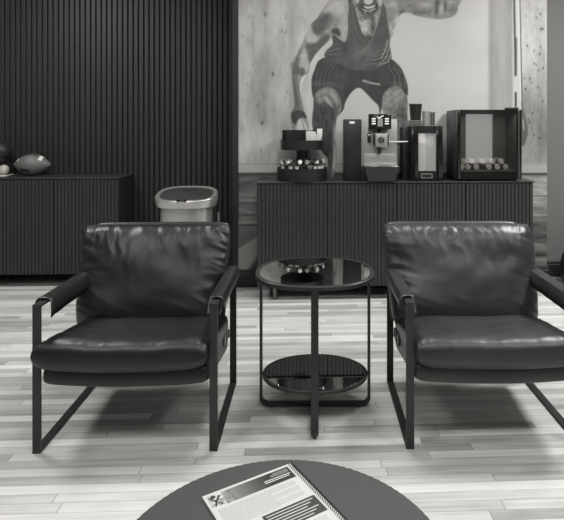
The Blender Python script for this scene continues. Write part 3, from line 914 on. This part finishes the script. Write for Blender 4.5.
# packets in the upper tray
def packet(label, cat, x, y, z, rz, tilt, w, h, m):
    bm = bmesh.new(); N = 6
    g = {}
    for s in (0, 1):
        for i in range(N+1):
            for j in range(N+1):
                u, v = -1+2*i/N, -1+2*j/N
                bul = .006*max(0, (1-u*u)*(1-v*v))**.5+.0004
                g[s, i, j] = bm.verts.new((u*w/2, (bul if s else -bul), (v+1)*h/2))
        for i in range(N):
            for j in range(N): bm.faces.new((g[s, i, j], g[s, i+1, j], g[s, i+1, j+1], g[s, i, j+1]))
    for i in range(N):
        for (a, b) in (((i, 0), (i+1, 0)), ((i, N), (i+1, N)), ((0, i), (0, i+1)), ((N, i), (N, i+1))):
            bm.faces.new((g[0, *a], g[0, *b], g[1, *b], g[1, *a]))
    xform(bm, Matrix.Rotation(tilt, 4, 'X'))
    o = obj('packet', bm, m)
    o.location = (cpos.x+x, cpos.y+y, ZT+z); o.rotation_euler = (0, 0, rz)
    tag(o, label, cat)
    return o
zf = z1+.006
specs = [(.062, -.080, .070, .125, 6, -6, M_pale), (.100, -.060, .046, .105, -8, -5, M_pale), (.122, .03, .040, .145, 14, 8, M_whitep), (.05, -.028, .045, .135, 0, -8, M_midp)]
names = ['pale sachet standing frontmost in the upper tray of the carousel', 'small pale sachet by the right rim of the upper tray', 'tall white packet leaning over the right rim of the upper tray', 'grey sachet behind the pale ones in the upper tray']
for (x_, y_, w_, h_, rz_, tl_, m_), nm in zip(specs, names):
    packet(nm, 'packet', x_, y_, zf, R(rz_), R(tl_), w_, h_, m_)
# creamer cups in the lower tray
pods = []
rng = random.Random(11)
def creamer_mesh(m1, m2):
    bm = bmesh.new(); lathe(bm, [(0, 0), (.011, 0), (.0155, .022), (0, .022)], 18); body = obj('cup', bm, m1)
    bm = bmesh.new(); lathe(bm, [(0, .0222), (.0185, .0222), (.0185, .0236), (0, .0240)], 18); lid = obj('foil_lid', bm, m2)
    return body, lid
protos = []
for (m1, m2, word) in ((M_whitep, M_chrome, 'white'), (M_midp, M_pale, 'grey'), (M_black, M_steeld, 'black')):
    b_, l_ = creamer_mesh(m1, m2); protos.append((b_, l_, word))
spots = []
for rr, n in ((.145, 20), (.100, 14)):
    for k in range(n):
        a = 2*math.pi*k/n+rr*10; spots.append((rr*math.cos(a), rr*math.sin(a), .0))
first = {}
idx = 0
for layer in range(3):
    for (x_, y_, _) in spots:
        a = math.atan2(y_, x_)
        if layer == 1: x_, y_ = x_*math.cos(.16)-y_*math.sin(.16), x_*math.sin(.16)+y_*math.cos(.16)
        k = rng.choices((0, 1, 2), (5, 3, 3))[0]
        if layer < 2 and y_ > .02: continue                 # nothing of these shows
        if layer == 2 and rng.random() < .22: continue
        z_ = .0605+layer*.0265
        b_, l_, word = protos[k]
        e = bpy.data.objects.new('creamer_cup', None); C.objects.link(e)
        e.location = (cpos.x+x_, cpos.y+y_, ZT+z_+ (.0 if layer < 2 else rng.uniform(.004, .012)))
        e.rotation_euler = (0 if layer < 2 else rng.uniform(-.5, .5), 0 if layer < 2 else rng.uniform(-.5, .5), rng.uniform(0, 6))
        tag(e, word+' creamer cup among those heaped in the lower carousel tray', 'creamer cup', word+' creamer cups in the lower carousel tray')
        if k not in first:
            first[k] = 1; b_.parent = e; l_.parent = e
        else:
            for q in (b_, l_):
                c_ = q.copy(); C.objects.link(c_); c_.parent = e

# --- coffee machine
dm = 3.885
cm, _, _, _ = px_box(344, 398, 119, 181, dm, .3)
mx = lambda px: S(px-371, dm)
mz = lambda py: z_at(py, dm)-ZT
cf = thing('coffee_machine', 'silver and black coffee machine with lit screen between carousel and milk cooler', 'coffee machine', (cm.x, cm.y, ZT), -TH)
obj('water_tank', B(mx(344.2), mx(361), .0, .22, 0.0, mz(119.2), bev=.004), M_black, cf)
obj('tank_badge', B(mx(349.5), mx(354.5), -.002, .002, mz(123.6), mz(121.4)), M_whitep, cf)
obj('body', B(mx(361.2), mx(397.5), .012, .22, .0, mz(119), bev=.004), M_silver, cf)
fp = obj('front_panel', B(mx(363.8), mx(395.0), .006, .014, mz(164.6), mz(153.6), bev=.002), M_silver, cf)
obj('display_head', B(mx(368), mx(390), -.075, .014, mz(129), mz(114.2), bev=.004), M_gloss, cf)
yy = -.0765
for k in range(3):
    for x0, x1 in ((370.8, 374.6), (383.6, 387.6)):
        obj('icon', B(mx(x0), mx(x1), yy, -.074, mz(119.6+k*2.4), mz(118.3+k*2.4)), M_screen, cf)
bm = bmesh.new(); box(bm, mx(376.6), mx(381.6), yy, -.074, mz(126.4), mz(118.6)); obj('display_window', bm, M_silver, cf)
bm = bmesh.new(); sweep(bm, [(mx(376.4), yy, mz(117.4)), (mx(378.6), yy, mz(118.2)), (mx(380.4), yy, mz(116.6)), (mx(382.4), yy, mz(115.9))], rect(.001, .0035), (0, 1, 0)); obj('screen_mark', bm, M_screen, cf)
obj('spout_stem', B(mx(378.0), mx(380.4), -.03, .014, mz(153.5), mz(129), bev=.001), M_black, cf)
sp = obj('spout_block', B(mx(374.6), mx(386.6), -.06, .0, mz(146.8), mz(133.4), bev=.004), M_silver, cf)
obj('spout_side', B(mx(373.2), mx(376.2), -.056, -.004, mz(145.8), mz(134.4), bev=.002), M_black, sp)
obj('spout_side', B(mx(385.6), mx(387.8), -.056, -.004, mz(145.8), mz(134.4), bev=.002), M_black, sp)
bm = bmesh.new(); lathe(bm, [(0, 0), (S(3.0, dm), 0), (S(3.0, dm), -.004), (S(2.7, dm), -.006), (0, -.006)], 28, (mx(380.4), -.06, mz(139.8)), 'Y'); obj('round_badge', bm, M_black, sp)
bm = bmesh.new(); lathe(bm, [(S(1.2, dm), -.0060), (S(1.35, dm), -.0066), (S(1.5, dm), -.0060)], 28, (mx(380.4), -.06, mz(139.8)), 'Y'); obj('badge_ring', bm, M_silver, sp)
bm = B(mx(367.4), mx(370.8), -.004, .014, mz(142.4), mz(133.2), bev=.004); obj('steam_knob', bm, M_black, cf)
obj('knob_cap', B(mx(367.6), mx(370.6), -.008, .0, mz(136.2), mz(134.0), bev=.002), M_chrome, cf)
# drip tray: trapezoid front
bm = bmesh.new()
f0 = [(mx(363.5), mz(166.2)), (mx(397.0), mz(166.2)), (mx(393.2), .004), (mx(367.0), .004)]
va = [bm.verts.new((x_, -.085, z_)) for x_, z_ in f0]; vb = [bm.verts.new((x_, .012, z_)) for x_, z_ in f0]
bm.faces.new(va); bm.faces.new(vb)
for i in range(4): bm.faces.new((va[i], va[(i+1) % 4], vb[(i+1) % 4], vb[i]))
bmesh.ops.bevel(bm, geom=bm.edges[:], offset=.003, segments=2, affect='EDGES')
dt = obj('drip_tray', bm, mat('charcoal_plastic', .03, .35), cf)
bm = B(mx(363.5), mx(397.5), -.087, .012, mz(166.2), mz(165.2), bev=.001); obj('drip_grid', bm, M_chrome, dt)
obj('foot_base', B(mx(361.5), mx(397.5), .0, .014, 0, mz(165.8), bev=.002), M_black, cf)
# milk hose
bm = bmesh.new(); hz = mz(141.2)
p0 = Vector((mx(388.2), -.03, hz)); p1 = Vector((mx(408.5), .03, hz-.002))
tube(bm, [p0+(p1-p0)*k/10+Vector((0, 0, -.003*math.sin(math.pi*k/10))) for k in range(11)], .0036, 8)
ho = obj('milk_hose', bm, M_whitep); ho.location = (cm.x, cm.y, ZT); ho.rotation_euler = (0, 0, -TH)
tag(ho, 'thin white hose running from coffee machine to milk cooler', 'hose')

# --- milk cooler
dc = 3.90
cmk = cam2w((427-CX)/F*dc, dc, 0)
kx = lambda px: S(px-427, dc); kz = lambda py: z_at(py, dc)-ZT
ml = thing('milk_cooler', 'small black milk cooler with a glass door and stacked cups on top', 'milk cooler', (cmk.x, cmk.y, ZT), -TH)
X0, X1, Zt = kx(411), kx(442.6), kz(126.0)
def shell(x0, x1, y0, y1, z0, z1, th, m, parent, name='body'):
    bm = bmesh.new()
    box(bm, x0, x0+th, y0, y1, z0, z1, bev=.002); box(bm, x1-th, x1, y0, y1, z0, z1, bev=.002)
    box(bm, x0+th, x1-th, y0, y1, z0, z0+th); box(bm, x0+th, x1-th, y0, y1, z1-th, z1); box(bm, x0+th, x1-th, y1-th, y1, z0+th, z1-th)
    return obj(name, bm, m, parent)
shell(X0, X1, .012, .20, .004, Zt, .014, M_black, ml)
# door frame with window
def door_frame(x0, x1, wx0, wx1, y0, y1, z0, z1, wz0, wz1, m, parent):
    bm = bmesh.new()
    box(bm, x0, wx0, y0, y1, z0, z1, bev=.002); box(bm, wx1, x1, y0, y1, z0, z1, bev=.002)
    box(bm, wx0, wx1, y0, y1, z0, wz0); box(bm, wx0, wx1, y0, y1, wz1, z1)
    return obj('door', bm, m, parent)
dr = door_frame(X0, X1, kx(418.2), kx(436.4), -.004, .011, .006, Zt-.002, kz(171.0), kz(133.5), M_gloss, ml)
obj('door_glass', B(kx(418.2), kx(436.4), .002, .005, kz(171.0), kz(133.5)), M_glass, dr)
obj('nameplate', B(kx(421.0), kx(432.2), -.006, -.004, kz(178.0), kz(173.6)), M_steel, dr)
bm = bmesh.new()
for k in range(5): box(bm, kx(422.0+k*2.0), kx(423.3+k*2.0), -.0066, -.0058, kz(177.0), kz(174.6))
box(bm, kx(421.6), kx(431.6), -.0063, -.0058, kz(177.4), kz(174.2))
obj('plate_field', bm, M_black, dr)
obj('rear_column', B(kx(404.0), kx(410.8), .07, .20, 0.0, kz(127.5), bev=.003), M_black, ml)
obj('foot', B(X0+.004, X1-.004, .02, .19, 0, .006), M_black, ml)
# milk container inside
hh = kz(131)-.0185
for px, lab, mm, hs in ((423.0, 'pale milk carton standing on the left inside the milk cooler', M_whitep, 1.0), (432.2, 'greyer milk carton standing on the right inside the milk cooler', M_pale, .93)):
    t = thing('milk_carton', lab, 'carton', ml.matrix_basis @ Vector((kx(px), .085, .0185)), -TH)
    q = S(4.3, dc); h1 = hh*hs
    obj('body', B(-q, q, -.045, .045, 0, h1*.74, bev=.002), mm, t)
    bm = bmesh.new()
    va = [bm.verts.new(p) for p in ((-q, -.044, h1*.74), (q, -.044, h1*.74), (q, .044, h1*.74), (-q, .044, h1*.74), (-q, 0, h1*.9), (q, 0, h1*.9), (-q, 0, h1*.96), (q, 0, h1*.96))]
    for f in ((0, 1, 5, 4), (3, 4, 5, 2), (0, 4, 3), (1, 2, 5), (4, 5, 7, 6)): bm.faces.new([va[i] for i in f])
    obj('gable_top', bm, mm, t, smooth=False)

# cups on the cooler
def cup(name, label, px, ybase, ytop, rb_, rt_, m, d, cat='cup', rim=None):
    c0 = cam2w((px-CX)/F*d, d, 0)
    zb_, zt_ = z_at(ybase, d), z_at(ytop, d)
    o = thing(name, label, cat, (c0.x, c0.y, zb_))
    h = zt_-zb_; a, b = S(rb_, d), S(rt_, d)
    bm = bmesh.new(); lathe(bm, [(0, 0), (a, 0), (b, h), (b-.003, h), (a-.003, .004), (0, .004)], 32); obj('body', bm, m, o)
    bm = bmesh.new(); lathe(bm, [(b-.0035, h-.002), (b+.0015, h-.002), (b+.0015, h+.002), (b-.0035, h+.002), (b-.0035, h-.002)], 32); obj('lip', bm, rim or m, o)
    return o
dcup = 4.0
ztop_c = ZT+Zt
ypx = lambda z: CY+(H-z)/dcup*F
yb = ypx(ztop_c)
for k in range(5):
    zz = ztop_c+k*.0082+.0004
    bm = bmesh.new(); r_ = S(7.4, dcup)
    lathe(bm, [(0, 0), (r_*.8, 0), (r_, .0045), (r_, .0074), (r_*.93, .0076), (r_*.75, .003), (0, .003)], 36)
    c0 = cam2w((415.3-CX)/F*dcup, dcup, 0)
    o = obj('saucer', bm, M_steel if k % 2 == 0 else M_midp); o.location = (c0.x, c0.y, zz)
    tag(o, ['bottom', 'second from the bottom', 'middle', 'fourth', 'top'][k]+(' pale' if k % 2 == 0 else ' grey')+' saucer of the stack on the milk cooler', 'saucer', 'saucers stacked on the milk cooler')
zs_ = ztop_c+5*.0082+.0008
ys = ypx(zs_)
cup('coffee_cup', 'dark cup on the saucer stack on the milk cooler', 415.6, ys, 104.2, 5.0, 6.4, M_black, dcup, rim=M_steeld)
cup('steel_cup', 'steel tumbler next to the saucer stack on the milk cooler', 426.3, yb, 111.6, 3.4, 3.9, M_steel, dcup-.02)
cup('steel_cup', 'narrow chrome tumbler rightmost on the milk cooler', 432.4, yb-.4, 112.6, 2.2, 2.5, M_chrome, dcup+.05)

# --- glass door fridge
df = 3.885
cfr = cam2w((489.5-CX)/F*df, df, 0)
fx = lambda px: S(px-489.5, df); fz = lambda py: z_at(py, df)-ZT
fr = thing('mini_fridge', 'black mini fridge with a glass door right of the milk cooler', 'fridge', (cfr.x, cfr.y, ZT), -TH+R(1.0))
FX0, FX1, FZ = fx(457.2), fx(522.0), fz(109.6)
fzb = .012
M_fridge = mat('dark_grey_fridge_side', .045, .4)
shell(FX0, FX1, .034, .31, fzb, FZ, .018, M_fridge, fr)
obj('liner', B(FX0+.0185, FX1-.0185, .272, .2905, fzb+.0185, FZ-.0185), M_int, fr)
dr = door_frame(FX0, FX1, fx(460.6), fx(517.8), .0, .032, fzb, FZ-.001, fz(171.6), fz(114.2), M_gloss, fr)
obj('door_glass', B(fx(460.6), fx(517.8), .004, .009, fz(171.6), fz(114.2)), M_glass, dr)
obj('door_edge', B(fx(518.6), fx(519.6), -.003, .0, fzb+.01, FZ-.01), M_steeld, dr)
obj('hinge_cover', B(fx(507.5), fx(519.5), .008, .06, FZ, FZ+S(2.2, df), bev=.002), M_black, fr)
bm = bmesh.new()
n = 16
for i in range(n):
    xx = FX0+.022+(FX1-FX0-.044)*i/(n-1); tube(bm, [(xx, .05, fz(139)), (xx, .21, fz(139))], .0013, 5)
for yy in (.05, .13, .21): tube(bm, [(FX0+.018, yy, fz(139)-.002), (FX1-.018, yy, fz(139)-.002)], .0018, 5)
obj('wire_shelf', bm, M_black, fr)
obj('floor_box', B(FX0+.0185, FX1-.0185, .045, .271, fzb+.0185, fz(170.9)), M_int, fr)
for s in (-1, 1):
    for yy in (.05, .22):
        bm = bmesh.new(); lathe(bm, [(0, 0), (.012, 0), (.012, fzb+.001), (0, fzb+.001)], 14, (s*(FX1-.03), yy, 0)); obj('foot', bm, M_black, fr)
fm = fr.matrix_basis.copy()
# bottles lying in the fridge with their pale round caps to the door
protoB = None
rbt = S(3.1, df)
zrow = fz(170.9)+rbt+.0006
rows = [(465.2, 0), (471.6, 0), (479.8, 0), (493.0, 0), (501.6, 0), (510.2, 0), (467.2, 1), (475.6, 1), (486.4, 1), (496.8, 1), (505.6, 1)]
wherew = ['leftmost of the bottom row', 'second from left in the bottom row', 'third from left in the bottom row', 'fourth from left in the bottom row', 'fifth from left in the bottom row', 'rightmost of the bottom row',
          'leftmost of the upper row', 'second from left in the upper row', 'third from left in the upper row', 'fourth from left in the upper row', 'rightmost of the upper row']
for (px, lv), wd in zip(rows, wherew):
    pos = Vector((fx(px), .085, zrow+lv*rbt*1.80))
    wl = fm @ pos
    if protoB is None:
        e = thing('drink_bottle', '', 'bottle', wl, fr.rotation_euler.z)
        bm = bmesh.new(); lathe(bm, [(0, .148), (rbt*.95, .148), (rbt, .14), (rbt, .03), (rbt*.8, .012), (rbt*.8, .004), (0, .004)], 24, axis='Y'); obj('body', bm, M_midp, e)
        bm = bmesh.new(); lathe(bm, [(0, -.006), (rbt*.84, -.005), (rbt*.9, -.002), (rbt*.9, .009), (0, .009)], 24, axis='Y'); obj('cap', bm, M_whitep, e)
        protoB = e
    else: e = dup(protoB, wl)
    e['label'] = 'pale capped bottle lying in the mini fridge, '+wd; e['group'] = 'bottles lying in the mini fridge'
# pale packs standing on the wire shelf and behind
# black bag by the grey wall at the right
pb = floor_at(566, 279)
t = thing('black_bag', 'black bag on the floor by the grey wall at the right edge', 'bag', (pb.x+.06, YR-.22, 0))
bm = bmesh.new()
lathe(bm, [(0, 0), (.13, 0), (.16, .03), (.165, .12), (.14, .22), (.09, .29), (.03, .32), (0, .325)], 40, sy=.75)
for v in bm.verts: v.co += Vector((.02*noise.noise(v.co*9), .02*noise.noise(v.co*9+Vector((4, 4, 4))), 0)) if v.co.z > .01 else Vector((0, 0, 0))
obj('body', bm, M_blackm, t)
bm = bmesh.new(); tube(bm, [(.05*math.cos(a), 0, .318+.05*math.sin(a)) for a in [math.pi*k/12 for k in range(13)]], .006, 8); obj('handle', bm, M_blackm, t)

# ------------------------------------------------------------------ light
def area(name, loc, size, power, size_y=None, rot=(0, 0, 0), spread=180):
    l = bpy.data.lights.new(name, 'AREA'); l.energy = power; l.size = size; l.color = (1.0, .995, .985)
    l.shape = 'RECTANGLE' if size_y else 'DISK'
    if size_y: l.size_y = size_y
    l.spread = R(spread)
    o = bpy.data.objects.new(name, l); C.objects.link(o); o.location = loc; o.rotation_euler = rot; return o
for i, (x_, y_, p_) in enumerate([(-2.1, 2.9, 50), (2.25, 2.8, 90), (0.2, 2.9, 30), (-1.5, .7, 26), (.25, .7, 26), (2.0, .7, 34), (0.25, -1.4, 22)]):
    area('ceiling_lamp', (x_, y_, ZC-.02), .62, p_)
area('fridge_fill', fm @ Vector((0, .05, FZ-.022)), .38, 1.5, .02)  # added fill light to brighten the bottles, not a visible fitting
area('cooler_fill', ml.matrix_basis @ Vector((kx(427), .03, Zt-.018)), .08, .12, .03)  # added fill so the cartons don't go dark, no fitting modelled
w = bpy.data.worlds.new('daylight'); bpy.context.scene.world = w; w.use_nodes = True
w.node_tree.nodes['Background'].inputs['Color'].default_value = (1, .995, .985, 1)
w.node_tree.nodes['Background'].inputs['Strength'].default_value = 1.15

# ------------------------------------------------------------------ camera
cd = bpy.data.cameras.new('camera'); co = bpy.data.objects.new('camera', cd); C.objects.link(co)
co.location = (0, 0, H); co.rotation_euler = (R(90), 0, -TH)
cd.sensor_width = 36; cd.lens = F/564*36; cd.shift_x = (282-CX)/564; cd.shift_y = (CY-260)/564
cd.clip_start = .05
sc = bpy.context.scene; sc.camera = co
vs = sc.view_settings
vs.view_transform = 'Standard'; vs.look = 'None'; vs.gamma = 1; vs.use_curve_mapping = False
vs.exposure = -0.25
# ------------------------------------------------------------------ phrases shared by repeats
GROUPS = {'armchair': 'black leather armchairs', 'cabinet': 'ribbed charcoal cabinets', 'carton': 'milk cartons in the milk cooler', 'packet': 'packets in the upper carousel tray', 'cup': 'cups on the milk cooler'}
for o in bpy.context.scene.objects:
    if o.parent is None and o.get('category') in GROUPS and not o.get('group'):
        o['group'] = GROUPS[o['category']]
